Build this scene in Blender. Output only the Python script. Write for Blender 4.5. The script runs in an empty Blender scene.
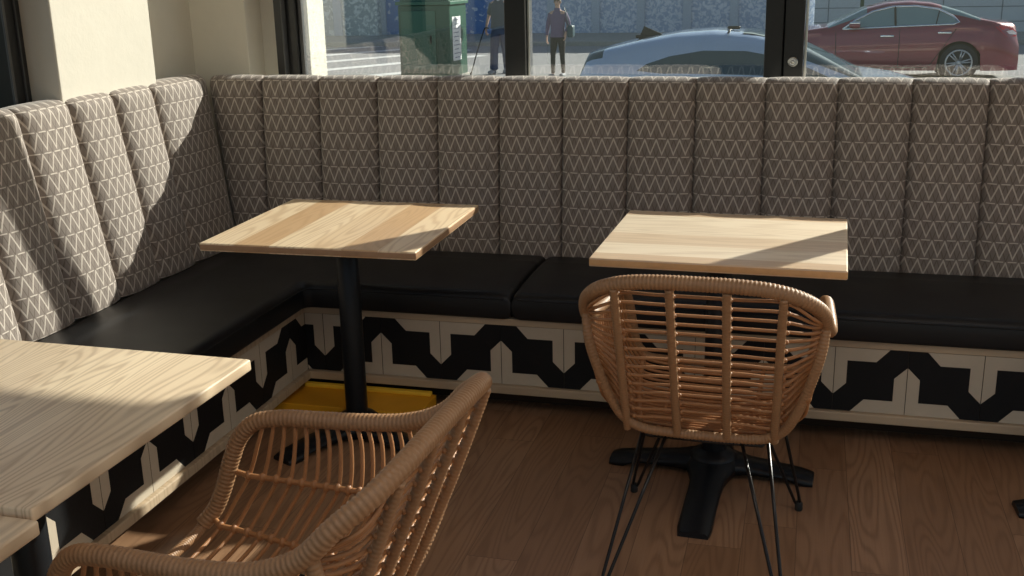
import bpy, bmesh, math, random
from math import sin, cos, pi, radians, sqrt, atan2, exp
from mathutils import Vector, Matrix
random.seed(7)
scene = bpy.context.scene
COL = scene.collection

# ------------------------------------------------------------------ mesh builder
class MB:
    def __init__(s):
        s.v = []; s.f = []; s.m = []; s.uv = {}; s.mi = 0; s.sm = []; s.smooth = False
    def add(s, vs, fs, smooth=None):
        o = len(s.v); s.v += [tuple(v) for v in vs]
        for f in fs:
            s.f.append([i + o for i in f]); s.m.append(s.mi); s.sm.append(s.smooth if smooth is None else smooth)
        return o
    def box(s, c, d, rz=0.0, M=None):
        hx, hy, hz = d[0]/2, d[1]/2, d[2]/2
        vs = []
        for x, y, z in ((-1,-1,-1),(1,-1,-1),(1,1,-1),(-1,1,-1),(-1,-1,1),(1,-1,1),(1,1,1),(-1,1,1)):
            p = Vector((x*hx, y*hy, z*hz))
            if rz: p = Matrix.Rotation(rz, 3, 'Z') @ p
            if M is not None: p = M @ p
            vs.append(p + Vector(c))
        s.add(vs, [(0,3,2,1),(4,5,6,7),(0,1,5,4),(1,2,6,5),(2,3,7,6),(3,0,4,7)], False)
    def rbox(s, c, d, r, seg=3, rz=0.0):
        """box with every edge rounded"""
        hx, hy, hz = d[0]/2, d[1]/2, d[2]/2
        r = min(r, hx*.999, hy*.999, hz*.999)
        def ring(ins, z):
            pts = []
            for qx, qy, a0 in ((1,1,0),(-1,1,90),(-1,-1,180),(1,-1,270)):
                for k in range(seg+1):
                    a = radians(a0 + 90*k/seg)
                    pts.append(Vector((qx*(hx-r) + (r-ins)*cos(a), qy*(hy-r) + (r-ins)*sin(a), z)))
            return pts
        rings = []
        for k in range(seg+1):
            a = pi/2*k/seg
            rings.append(ring(r*(1-sin(a)) if r else 0, -hz + r*(1-cos(a))))
        for k in range(seg+1):
            a = pi/2*(seg-k)/seg
            rings.append(ring(r*(1-sin(a)), hz - r*(1-cos(a))))
        n = len(rings[0]); vs = []
        R = Matrix.Rotation(rz, 3, 'Z')
        for rg in rings: vs += [R @ p + Vector(c) for p in rg]
        fs = []
        for j in range(len(rings)-1):
            for i in range(n):
                fs.append((j*n+i, j*n+(i+1)%n, (j+1)*n+(i+1)%n, (j+1)*n+i))
        fs.append(tuple(reversed(range(n)))); fs.append(tuple(range((len(rings)-1)*n, len(rings)*n)))
        s.add(vs, fs, True)
    def tube(s, pts, r, n=8, closed=False, caps=True):
        """pts: list of Vectors; r: number or list"""
        P = [Vector(p) for p in pts]; N = len(P)
        rr = r if isinstance(r, (list, tuple)) else [r]*N
        T = []
        for i in range(N):
            if closed: t = P[(i+1) % N] - P[i-1]
            else: t = P[min(i+1, N-1)] - P[max(i-1, 0)]
            T.append(t.normalized() if t.length > 1e-9 else Vector((0,0,1)))
        up = Vector((0,0,1)) if abs(T[0].z) < .9 else Vector((1,0,0))
        nrm = (up - T[0]*up.dot(T[0])).normalized()
        vs = []
        for i in range(N):
            nrm = nrm - T[i]*nrm.dot(T[i])
            nrm = nrm.normalized() if nrm.length > 1e-6 else T[i].orthogonal().normalized()
            b = T[i].cross(nrm)
            for k in range(n):
                a = 2*pi*k/n
                vs.append(P[i] + (nrm*cos(a) + b*sin(a))*rr[i])
        fs = []
        for i in range(N if closed else N-1):
            j = (i+1) % N
            for k in range(n):
                fs.append((i*n+k, i*n+(k+1)%n, j*n+(k+1)%n, j*n+k))
        if caps and not closed:
            fs.append(tuple(reversed(range(n)))); fs.append(tuple(range((N-1)*n, N*n)))
        s.add(vs, fs, True)
    def lathe(s, prof, c=(0,0,0), n=24, M=None, smooth=True):
        """prof: list of (r, z)"""
        vs = []
        for r, z in prof:
            for k in range(n):
                a = 2*pi*k/n; p = Vector((r*cos(a), r*sin(a), z))
                if M is not None: p = M @ p
                vs.append(p + Vector(c))
        fs = []
        for j in range(len(prof)-1):
            for k in range(n):
                fs.append((j*n+k, j*n+(k+1)%n, (j+1)*n+(k+1)%n, (j+1)*n+k))
        fs.append(tuple(reversed(range(n)))); fs.append(tuple(range((len(prof)-1)*n, len(prof)*n)))
        s.add(vs, fs, smooth)
    def sphere(s, c, r, n=10, sc=(1,1,1), M=None):
        pr = [(max(r*sin(pi*k/n), 1e-4), -r*cos(pi*k/n)) for k in range(n+1)]
        S = Matrix.Diagonal(Vector(sc))
        if M is not None: S = M @ S
        s.lathe(pr, c, max(8, n+2), S)
    def prism(s, poly, M, th):
        """poly (a,b) list; M maps (a,b,c) to world; extruded c from 0 to th"""
        n = len(poly)
        vs = [M((a, b, 0)) for a, b in poly] + [M((a, b, th)) for a, b in poly]
        fs = [tuple(reversed(range(n))), tuple(range(n, 2*n))] + [(i, (i+1) % n, n+(i+1) % n, n+i) for i in range(n)]
        s.add(vs, fs, False)
    def grid(s, rows, smooth=True, wrap=False):
        n = len(rows[0]); vs = [p for r in rows for p in r]; fs = []
        for j in range(len(rows)-1):
            for i in range(n if wrap else n-1):
                fs.append((j*n+i, j*n+(i+1)%n, (j+1)*n+(i+1)%n, (j+1)*n+i))
        return s.add(vs, fs, smooth)
    def build(s, name, mats, parent=None, bevel=0, seg=2, sub=0):
        me = bpy.data.meshes.new(name); me.from_pydata(s.v, [], s.f); me.update()
        if not isinstance(mats, (list, tuple)): mats = [mats]
        for m in mats: me.materials.append(m)
        me.polygons.foreach_set('material_index', s.m)
        me.polygons.foreach_set('use_smooth', s.sm)
        if s.uv:
            l = me.uv_layers.new(name='UVMap')
            for lp in me.loops: l.data[lp.index].uv = s.uv.get(lp.vertex_index, (0, 0))
        bm = bmesh.new(); bm.from_mesh(me); bmesh.ops.recalc_face_normals(bm, faces=bm.faces); bm.to_mesh(me); bm.free()
        o = bpy.data.objects.new(name, me); COL.objects.link(o)
        if parent is not None: o.parent = parent
        if bevel:
            md = o.modifiers.new('Bevel', 'BEVEL'); md.width = bevel; md.segments = seg; md.limit_method = 'ANGLE'; md.angle_limit = radians(40)
            md.harden_normals = False
        if sub:
            md = o.modifiers.new('Sub', 'SUBSURF'); md.levels = sub; md.render_levels = sub
        return o

def tag(o, label=None, cat=None, group=None, kind=None):
    if label: o['label'] = label
    if cat: o['category'] = cat
    if group: o['group'] = group
    if kind: o['kind'] = kind
    return o
def empty(name, loc=(0,0,0), rz=0.0):
    o = bpy.data.objects.new(name, None); COL.objects.link(o); o.location = loc; o.rotation_euler = (0,0,rz)
    o.empty_display_size = .1
    return o
def struct(o): o['kind'] = 'structure'; return o
def copy_tree(o, parent=None):
    c = o.copy(); COL.objects.link(c)
    if parent is not None: c.parent = parent
    for ch in [x for x in o.children]: copy_tree(ch, c)
    return c
def spline(P, step):
    """Catmull-Rom resampled at even steps"""
    P = [Vector(p) for p in P]; Q = [P[0]*2 - P[1]] + P + [P[-1]*2 - P[-2]]; out = []
    for i in range(1, len(Q)-2):
        a, b, c, d = Q[i-1:i+3]
        for k in range(16):
            t = k/16
            out.append(.5*((2*b) + (c-a)*t + (2*a-5*b+4*c-d)*t*t + (3*b-a-3*c+d)*t**3))
    out.append(P[-1])
    L = [0]
    for i in range(1, len(out)): L.append(L[-1] + (out[i]-out[i-1]).length)
    n = max(2, int(L[-1]/step)); res = []; j = 0
    for k in range(n+1):
        s_ = L[-1]*k/n
        while j < len(L)-2 and L[j+1] < s_: j += 1
        d = L[j+1]-L[j]; t = (s_-L[j])/d if d > 1e-9 else 0
        res.append(out[j].lerp(out[j+1], min(1, max(0, t))))
    return res

# ------------------------------------------------------------------ materials
class NT:
    def __init__(s, name):
        m = bpy.data.materials.new(name); m.use_nodes = True; s.m = m; s.t = m.node_tree
        s.b = s.t.nodes['Principled BSDF']; s.out = s.t.nodes['Material Output']
    def n(s, typ, **kw):
        nd = s.t.nodes.new(typ)
        for k, v in kw.items(): setattr(nd, k, v)
        return nd
    def l(s, a, b): s.t.links.new(a, b)
    def val(s, x, sock):
        if isinstance(x, (int, float, tuple, list)): sock.default_value = x
        else: s.l(x, sock)
    def math(s, op, a, b=None, c=None, clamp=False):
        nd = s.n('ShaderNodeMath', operation=op); nd.use_clamp = clamp
        s.val(a, nd.inputs[0])
        if b is not None: s.val(b, nd.inputs[1])
        if c is not None: s.val(c, nd.inputs[2])
        return nd.outputs[0]
    def mix(s, f, a, b, mode='MIX'):
        nd = s.n('ShaderNodeMix', data_type='RGBA', blend_type=mode)
        s.val(f, nd.inputs[0])
        s.val((*a, 1) if isinstance(a, tuple) and len(a) == 3 else a, nd.inputs[6])
        s.val((*b, 1) if isinstance(b, tuple) and len(b) == 3 else b, nd.inputs[7])
        return nd.outputs[2]
    def ramp(s, f, stops):
        nd = s.n('ShaderNodeValToRGB'); s.l(f, nd.inputs[0]); e = nd.color_ramp.elements
        while len(e) < len(stops): e.new(.5)
        for i, (p, c) in enumerate(stops):
            e[i].position = p; e[i].color = (c, c, c, 1) if isinstance(c, (int, float)) else (*c, 1)
        return nd.outputs[0]
    def coord(s, kind='Object', scale=(1,1,1), loc=(0,0,0)):
        tc = s.n('ShaderNodeTexCoord'); mp = s.n('ShaderNodeMapping'); s.l(tc.outputs[kind], mp.inputs[0])
        mp.inputs['Scale'].default_value = scale; mp.inputs['Location'].default_value = loc
        return mp.outputs[0]
    def noise(s, v, scale=5, detail=3, rough=.5, dist=0, out=0):
        nd = s.n('ShaderNodeTexNoise'); s.l(v, nd.inputs['Vector'])
        nd.inputs['Scale'].default_value = scale; nd.inputs['Detail'].default_value = detail
        nd.inputs['Roughness'].default_value = rough; nd.inputs['Distortion'].default_value = dist
        return nd.outputs[out]
    def bump(s, h, strength=.3, dist=.01):
        nd = s.n('ShaderNodeBump'); s.l(h, nd.inputs['Height']); nd.inputs['Strength'].default_value = strength
        nd.inputs['Distance'].default_value = dist; s.l(nd.outputs[0], s.b.inputs['Normal'])
    def base(s, col, rough=.5, metal=0, spec=None, coat=None):
        s.val((*col, 1) if isinstance(col, tuple) and len(col) == 3 else col, s.b.inputs['Base Color'])
        s.val(rough, s.b.inputs['Roughness']); s.val(metal, s.b.inputs['Metallic'])
        if spec is not None: s.b.inputs['Specular IOR Level'].default_value = spec
        if coat is not None:
            s.b.inputs['Coat Weight'].default_value = coat; s.b.inputs['Coat Roughness'].default_value = .03
        return s.m

def simple(name, col, rough=.5, metal=0, spec=None, coat=None, var=.12, vs=20):
    t = NT(name); v = t.coord('Object'); n_ = t.noise(v, vs, 3)
    dark = tuple(c*(1-var) for c in col); lite = tuple(min(1, c*(1+var)) for c in col)
    t.base(t.mix(n_, dark, lite), rough, metal, spec, coat)
    return t.m

def wood(name, light, dark, mid, axis='Y', plank=.12, rough=.42, ring=9, seed=0, contrast=.5, offs=0.0, plen=None, gap=0.0):
    """procedural timber; grain runs along the given local axis, boards side by side across it"""
    t = NT(name)
    tc = t.n('ShaderNodeTexCoord'); sp = t.n('ShaderNodeSeparateXYZ'); t.l(tc.outputs['Object'], sp.inputs[0])
    al, ac = (sp.outputs[1], sp.outputs[0]) if axis == 'Y' else (sp.outputs[0], sp.outputs[1])
    q = t.math('DIVIDE', t.math('ADD', ac, offs + 10), plank)
    idx = t.math('FLOOR', q)
    if plen:
        wn0 = t.n('ShaderNodeTexWhiteNoise', noise_dimensions='1D'); t.l(idx, wn0.inputs['W'])
        q2 = t.math('DIVIDE', t.math('ADD', al, t.math('MULTIPLY', wn0.outputs[0], 5.0)), plen)
        idx2 = t.math('ADD', idx, t.math('MULTIPLY', t.math('FLOOR', q2), 17.31))
    else: idx2 = idx
    wn = t.n('ShaderNodeTexWhiteNoise', noise_dimensions='1D'); t.l(t.math('ADD', idx2, seed*3.7+.5), wn.inputs['W'])
    rnd = wn.outputs[0]
    cb = t.n('ShaderNodeCombineXYZ')
    t.l(t.math('MULTIPLY', al, .55), cb.inputs[0]); t.l(t.math('MULTIPLY', ac, 5.0), cb.inputs[1])
    t.l(t.math('MULTIPLY', rnd, 37.0), cb.inputs[2])
    big = t.noise(cb.outputs[0], 2.2, 1.0, .3, .12)
    rings = t.math('SINE', t.math('MULTIPLY', big, ring*12.0))
    rings = t.math('MULTIPLY_ADD', rings, .5, .5)
    cb2 = t.n('ShaderNodeCombineXYZ')
    t.l(t.math('MULTIPLY', al, 6), cb2.inputs[0]); t.l(t.math('MULTIPLY', ac, 260), cb2.inputs[1]); t.l(t.math('MULTIPLY', rnd, 9.0), cb2.inputs[2])
    fine = t.noise(cb2.outputs[0], 1.0, 3, .6)
    grain = t.math('MULTIPLY', t.math('POWER', rings, 2.2), contrast)
    grain = t.math('ADD', grain, t.math('MULTIPLY', t.math('SUBTRACT', fine, .45), .45*contrast+.15), clamp=True)
    basec = t.mix(t.ramp(rnd, [(0.15, 0.0), (.85, 1.0)]), light, mid)
    col = t.mix(grain, basec, dark)
    if gap:
        fr = t.math('FRACT', q)
        e = t.math('MINIMUM', fr, t.math('SUBTRACT', 1.0, fr))
        g = t.math('LESS_THAN', e, gap/plank)
        if plen:
            f2 = t.math('FRACT', q2); e2 = t.math('MINIMUM', f2, t.math('SUBTRACT', 1.0, f2))
            g = t.math('MAXIMUM', g, t.math('LESS_THAN', e2, gap/plen))
        col = t.mix(t.math('MULTIPLY', g, .6), col, tuple(c*.3 for c in dark))
    t.base(col, t.math('MULTIPLY_ADD', fine, .2, rough-.1))
    t.bump(grain, .12, .002)
    return t.m

def fabric_mat():
    t = NT('patterned_upholstery')
    tc = t.n('ShaderNodeTexCoord'); sp = t.n('ShaderNodeSeparateXYZ'); t.l(tc.outputs['UV'], sp.inputs[0])
    jit = t.noise(tc.outputs['UV'], 60, 2)
    u = t.math('ADD', sp.outputs[0], t.math('MULTIPLY', t.math('SUBTRACT', jit, .5), .0016))
    v = t.math('ADD', sp.outputs[1], t.math('MULTIPLY', t.math('SUBTRACT', jit, .5), .0016))
    P, H = .0435, .0685
    fu = t.math('FRACT', t.math('DIVIDE', u, P)); fv = t.math('FRACT', t.math('DIVIDE', v, H))
    tri = t.math('ABSOLUTE', t.math('MULTIPLY_ADD', fu, 2.0, -1.0))            # 1 at the nodes, 0 between
    def line(d, w, soft=.35):
        mr = t.n('ShaderNodeMapRange'); mr.interpolation_type = 'SMOOTHSTEP'
        t.l(d, mr.inputs[0]); mr.inputs[1].default_value = w*(1-soft); mr.inputs[2].default_value = w*(1+soft)
        mr.inputs[3].default_value = 1; mr.inputs[4].default_value = 0
        return mr.outputs[0]
    k = P/2/sqrt((P/2)**2 + H**2)*H
    # bold zigzag VVV
    dA = t.math('MULTIPLY', t.math('ABSOLUTE', t.math('SUBTRACT', fv, t.math('MULTIPLY_ADD', tri, .78, .16))), k)
    A = line(dA, .0019)
    # fainter zigzag, shifted by half a repeat
    dB = t.math('MULTIPLY', t.math('ABSOLUTE', t.math('SUBTRACT', fv, t.math('MULTIPLY_ADD', t.math('SUBTRACT', 1.0, tri), .98, .0))), k)
    B = line(dB, .0015)
    ev = t.math('MULTIPLY', t.math('MINIMUM', fv, t.math('SUBTRACT', 1.0, fv)), H)
    dash = t.math('LESS_THAN', tri, .66)
    Hh = t.math('MULTIPLY', line(ev, .0019), t.math('MULTIPLY_ADD', dash, .95, .05))
    pat = t.math('MAXIMUM', t.math('MULTIPLY', A, .9), Hh)
    weave = t.noise(t.coord('UV', (900, 900, 1)), 1, 1)
    big = t.noise(t.coord('UV', (6, 6, 1)), 1, 2)
    pat2 = t.math('MULTIPLY', pat, t.math('MULTIPLY_ADD', weave, .5, .65), clamp=True)
    bcol = t.mix(weave, (.185, .152, .130), (.260, .217, .188))
    bcol = t.mix(t.math('MULTIPLY', big, .35), bcol, (.29, .245, .215))
    bcol = t.mix(t.math('MULTIPLY', B, .55), bcol, (.085, .064, .050))
    col = t.mix(pat2, bcol, (.62, .55, .48))
    t.base(col, .75, 0, .35)
    t.b.inputs['Sheen Weight'].default_value = .25; t.b.inputs['Sheen Roughness'].default_value = .4
    t.bump(t.math('ADD', pat2, t.math('MULTIPLY', weave, .3)), .35, .0015)
    return t.m

def glass_mat():
    t = NT('window_glass'); tr = t.n('ShaderNodeBsdfTransparent'); tr.inputs[0].default_value = (.90, .94, .94, 1)
    gl = t.n('ShaderNodeBsdfGlossy'); gl.inputs['Roughness'].default_value = .004; gl.inputs[0].default_value = (1, 1, 1, 1)
    fr = t.n('ShaderNodeLayerWeight'); fr.inputs[0].default_value = .5
    f2 = t.math('MULTIPLY_ADD', t.math('POWER', fr.outputs['Facing'], 5.0), .80, .125, clamp=True)
    nz = t.noise(t.coord('Object', (1, 1, 1)), 1.5, 2)
    f3 = t.math('MULTIPLY', f2, t.math('MULTIPLY_ADD', nz, .3, .85), clamp=True)
    mx = t.n('ShaderNodeMixShader'); t.l(f3, mx.inputs[0]); t.l(tr.outputs[0], mx.inputs[1]); t.l(gl.outputs[0], mx.inputs[2])
    t.l(mx.outputs[0], t.out.inputs[0]); return t.m

def leather():
    t = NT('black_vinyl'); v = t.coord('Object')
    vo = t.n('ShaderNodeTexVoronoi'); vo.feature = 'DISTANCE_TO_EDGE'; t.l(v, vo.inputs['Vector']); vo.inputs['Scale'].default_value = 420
    n2 = t.noise(v, 6, 3)
    t.base(t.mix(n2, (.008, .0085, .0095), (.013, .0135, .015)), t.math('MULTIPLY_ADD', n2, .14, .34), 0, .32)
    t.bump(t.math('ADD', t.math('MULTIPLY', vo.outputs[0], .6), t.math('MULTIPLY', n2, 1.5)), .12, .003)
    return t.m

def plaster(name, col, sc=9):
    t = NT(name); v = t.coord('Object'); n1 = t.noise(v, sc, 5, .6); n2 = t.noise(v, 2.2, 2)
    c = t.mix(n1, tuple(x*.92 for x in col), tuple(min(1, x*1.05) for x in col))
    t.base(t.mix(t.math('MULTIPLY', n2, .3), c, tuple(x*.9 for x in col)), .75, 0, .25)
    t.bump(t.noise(v, 34, 5, .65), .22, .004)
    return t.m

def speckle(name, a, b, sc=9, lo=.5, hi=.56, rough=.8):
    t = NT(name); v = t.coord('Object'); n1 = t.noise(v, sc, 3, .6, 1.0)
    c = t.mix(t.ramp(n1, [(lo, 0.0), (hi, 1.0)]), a, b)
    n2 = t.noise(v, .5, 2); t.base(t.mix(t.math('MULTIPLY', n2, .4), c, a), rough, 0, .2)
    t.bump(n1, .4, .02)
    return t.m

def rattan(name, a, b, c):
    t = NT(name); v = t.coord('Object'); n1 = t.noise(v, 26, 3); n2 = t.noise(v, 190, 2)
    col = t.mix(n1, a, b); col = t.mix(t.math('MULTIPLY', n2, .5), col, c)
    t.base(col, .48, 0, .45); t.bump(n2, .25, .0015)
    return t.m

def tile_mat(name, a, b, rough):
    t = NT(name); v = t.coord('Object'); n1 = t.noise(v, 14, 4, .6); n2 = t.noise(v, 120, 2)
    t.base(t.mix(n1, a, b), t.math('MULTIPLY_ADD', n2, .15, rough), 0, .22); return t.m

M = {}
M['fabric'] = fabric_mat()
M['glass'] = glass_mat()
M['leather'] = leather()
M['piping'] = simple('black_piping', (.010, .010, .011), .45, 0, .3)
M['kick'] = simple('dark_brown_kickboard', (.040, .022, .013), .8, 0, .2)
M['plaster'] = plaster('cream_plaster', (.68, .64, .555))
M['ceiling'] = plaster('white_ceiling_paint', (.72, .70, .66))
M['stucco'] = speckle('white_stucco', (.56, .55, .50), (.42, .41, .37), 60, .48, .62)
M['floor'] = wood('oak_floorboards', (.350, .200, .112), (.175, .088, .044), (.275, .150, .080), 'Y', .146, .40, 7, 3, .48, .02, 1.5, .0010)
M['top_mid'] = wood('ash_table_planks', (.86, .68, .46), (.48, .29, .15), (.60, .38, .20), 'Y', .118, .40, 7, 5, .42, .03)
M['top_right'] = wood('ash_table_long_planks', (.88, .74, .56), (.52, .37, .24), (.68, .49, .32), 'X', .13, .40, 5, 2, .32, .01)
M['top_left'] = wood('ash_table_bold_grain', (.74, .60, .42), (.40, .29, .19), (.66, .52, .36), 'Y', .17, .42, 11, 9, .62, .05)
M['trim'] = wood('pale_trim_timber', (.52, .40, .27), (.30, .21, .135), (.44, .33, .22), 'X', .5, .5, 5, 4, .4)
M['edge'] = simple('shaded_table_edge', (.36, .21, .115), .5, var=.2, vs=40)  # middle table's side faces coloured darker to stand in for shade
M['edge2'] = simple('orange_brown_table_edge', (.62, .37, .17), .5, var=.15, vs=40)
M['tan_tile'] = tile_mat('tan_cement', (.56, .48, .375), (.47, .40, .31), .6)
M['blk_tile'] = tile_mat('black_cement', (.006, .006, .007), (.012, .012, .013), .5)
M['grout'] = simple('dark_grout', (.05, .04, .032), .9)
M['iron'] = simple('black_cast_iron', (.008, .009, .011), .38, .0, .3, var=.25, vs=60)
M['blackmetal'] = simple('black_wire', (.012, .011, .011), .30, .3, .5)
M['rubber'] = simple('black_rubber', (.012, .012, .012), .7)
M['wrap'] = rattan('rattan_wrap', (.385, .225, .118), (.30, .165, .080), (.20, .10, .042))
M['cane'] = rattan('rattan_cane', (.44, .215, .090), (.35, .16, .062), (.22, .092, .034))
M['frame'] = simple('black_window_frame', (.012, .012, .013), .35, .2, .5, var=.4, vs=12)
M['framegrey'] = simple('worn_grey_frame', (.075, .075, .078), .5, .2, var=.3, vs=16)
M['silver'] = simple('brushed_silver', (.55, .55, .54), .28, 1.0)
M['chrome'] = simple('chrome', (.75, .76, .78), .12, 1.0, var=.03)
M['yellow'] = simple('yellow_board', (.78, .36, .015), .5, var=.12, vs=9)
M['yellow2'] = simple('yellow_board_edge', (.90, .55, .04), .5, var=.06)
M['asphalt'] = speckle('asphalt', (.27, .27, .27), (.33, .328, .32), 40, .4, .65, .9)
M['pave'] = speckle('concrete_pavement', (.40, .385, .35), (.33, .32, .295), 18, .4, .6, .9)
M['paint'] = simple('white_road_paint', (.68, .68, .66), .8)
M['bluewall'] = speckle('blue_textured_panel', (.36, .45, .62), (.70, .75, .84), 7.5, .47, .55)
M['bluewall2'] = speckle('blue_leafy_panel', (.15, .25, .50), (.66, .70, .78), 3.6, .57, .62)
M['whiteleaf'] = speckle('pale_leafy_panel', (.45, .49, .50), (.85, .87, .85), 5.5, .50, .56)
M['post'] = simple('slate_blue_post', (.42, .49, .60), .7)
M['block'] = plaster('pale_concrete_block', (.60, .65, .69), 4)
M['joint'] = simple('block_joint', (.24, .27, .30), .9)
M['green'] = simple('green_cabinet_paint', (.018, .085, .055), .42, var=.1, vs=3)
M['green2'] = simple('light_green_cabinet_paint', (.035, .13, .085), .45, var=.1, vs=3)
M['paper'] = simple('white_paper', (.80, .80, .80), .8, var=.03)
M['ink'] = simple('grey_ink', (.22, .24, .30), .8)
M['maroon'] = simple('maroon_car_paint', (.24, .030, .050), .30, .25, .5, 1.0, var=.08, vs=2)
M['bluecar'] = simple('silver_blue_car_paint', (.44, .55, .70), .25, .35, .5, 1.0, var=.05, vs=2)
M['carglass'] = simple('tinted_car_glass', (.20, .29, .30), .05, 0, .8, var=.05)
M['darkglass'] = simple('dark_car_glass', (.05, .08, .09), .05, 0, .8, var=.05)
M['tire'] = simple('tyre_rubber', (.022, .022, .024), .8)
M['alloy'] = simple('alloy_wheel', (.55, .56, .58), .3, .8)
M['red'] = simple('red_lamp_lens', (.60, .02, .03), .15, 0, .6)
M['clearlens'] = simple('clear_lamp_lens', (.70, .62, .62), .15)
M['skin'] = simple('skin', (.52, .33, .25), .55, var=.08, vs=8)
M['hair'] = simple('brown_hair', (.07, .045, .03), .6)
M['purple'] = simple('purple_grey_fleece', (.13, .10, .18), .85, vs=14)
M['blackcloth'] = simple('black_cloth', (.012, .012, .015), .8)
M['charcoal'] = simple('charcoal_shirt', (.06, .07, .10), .85, vs=14)
M['denim'] = simple('blue_denim', (.035, .060, .125), .85, var=.25, vs=14)
M['teal'] = simple('dark_teal_leather', (.012, .055, .075), .5)
M['shoe'] = simple('grey_shoe', (.25, .26, .28), .7)
M['greycap'] = simple('grey_plastic', (.30, .29, .28), .45)
M['white'] = simple('white_cotton', (.75, .75, .75), .85)

# ------------------------------------------------------------------ camera (photograph's viewpoint)
cam = bpy.data.cameras.new('camera'); co = bpy.data.objects.new('camera', cam); COL.objects.link(co); scene.camera = co
cam.sensor_width = 36; cam.lens = 1097.03/1024*36; cam.clip_end = 400; cam.clip_start = .02
yaw, pitch, roll = .26769, -.284245, .021898
Rz = Matrix.Rotation(yaw, 3, 'Z'); Rx = Matrix.Rotation(pitch, 3, 'X'); Ry = Matrix.Rotation(roll, 3, 'Y')
Mr = Rz @ Rx @ Ry
r_, f_, u_ = Mr.col[0], Mr.col[1], Mr.col[2]
co.matrix_world = Matrix(((r_.x, u_.x, -f_.x, 1.7807), (r_.y, u_.y, -f_.y, -3.5557), (r_.z, u_.z, -f_.z, 1.5541), (0, 0, 0, 1)))

# ------------------------------------------------------------------ light
AZ, EL = radians(52.5), radians(28.2)
sd = Vector((cos(EL)*cos(AZ), cos(EL)*sin(AZ), sin(EL)))
sun = bpy.data.lights.new('sun', 'SUN'); sun.energy = 9.3; sun.angle = radians(.53); sun.color = (1.0, .91, .80)
so = bpy.data.objects.new('sun', sun); COL.objects.link(so); so.rotation_euler = sd.to_track_quat('Z', 'Y').to_euler(); so.location = (8, 12, 9)
w = bpy.data.worlds.new('sky'); scene.world = w; w.use_nodes = True; wt = w.node_tree
sk = wt.nodes.new('ShaderNodeTexSky'); sk.sky_type = 'NISHITA'; sk.sun_disc = False; sk.sun_elevation = EL
sk.sun_rotation = pi/2 - AZ; sk.air_density = 1.2; sk.dust_density = 1.5
wt.links.new(sk.outputs[0], wt.nodes['Background'].inputs[0]); wt.nodes['Background'].inputs[1].default_value = .108
def area(name, loc, sx, sy, power, col=(1, .90, .80), rot=(0, 0, 0)):
    a = bpy.data.lights.new(name, 'AREA'); a.shape = 'RECTANGLE'; a.size = sx; a.size_y = sy; a.energy = power*.6; a.color = col
    o = bpy.data.objects.new(name, a); COL.objects.link(o); o.location = loc; o.rotation_euler = rot; return o
area('room_fill', (1.6, -3.2, 2.9), 1.2, 1.2, 26)  # unseen fill lights added under the ceiling to lift the room side
area('room_fill', (3.6, -2.2, 2.9), 1.0, 1.0, 16)

scene.view_settings.view_transform = 'Standard'
scene.view_settings.look = 'None'; scene.view_settings.exposure = 0.16; scene.view_settings.gamma = 1.0
scene.view_settings.use_curve_mapping = False

#@@ROOM
# ------------------------------------------------------------------ room shell
WY = .90                     # window plane
b = MB(); b.box((3.0, -2.4, -.03), (7.8, 6.9, .06)); struct(b.build('floor', M['floor']))
b = MB(); b.box((3.0, -2.0, 3.06), (7.8, 6.3, .12)); struct(b.build('ceiling', M['ceiling']))
# back wall: low wall under the windows, header above, corner return beside the window
b = MB()
b.box((3.2, .93, .22), (7.6, .22, .44+.0)); b.box((3.2, .93, .745), (7.6, .22, .63))
b.box((3.2, .93, 2.84), (7.6, .22, .32))
b.box((-.72, .86, 1.5), (.36, .22, 3.0)); b.box((-.505, .92, 1.5), (.12, .06, 3.0))
struct(b.build('wall_back', M['plaster'], bevel=.004))
# left wall with its deep pier
b = MB()
b.box((-.86, .52, 1.5), (.12, .60, 3.0))
b.box((-.80, -.03, 1.5), (.24, .578, 3.0))
b.box((-.90, -.03, 1.5), (.20, .60, 3.0))
b.box((-.92, -2.6, .5), (.16, 4.6, 1.0)); b.box((-.92, -2.6, 2.8), (.16, 4.6, .4))
b.box((-.92, -5.3, 1.5), (.16, .9, 3.0))
struct(b.build('wall_left', M['plaster'], bevel=.006, seg=3))
# window sill board behind the banquette
b = MB(); b.box((2.9, .77, 1.04), (6.6, .22, .03)); struct(b.build('trim_1', M['plaster'], bevel=.004))

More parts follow.
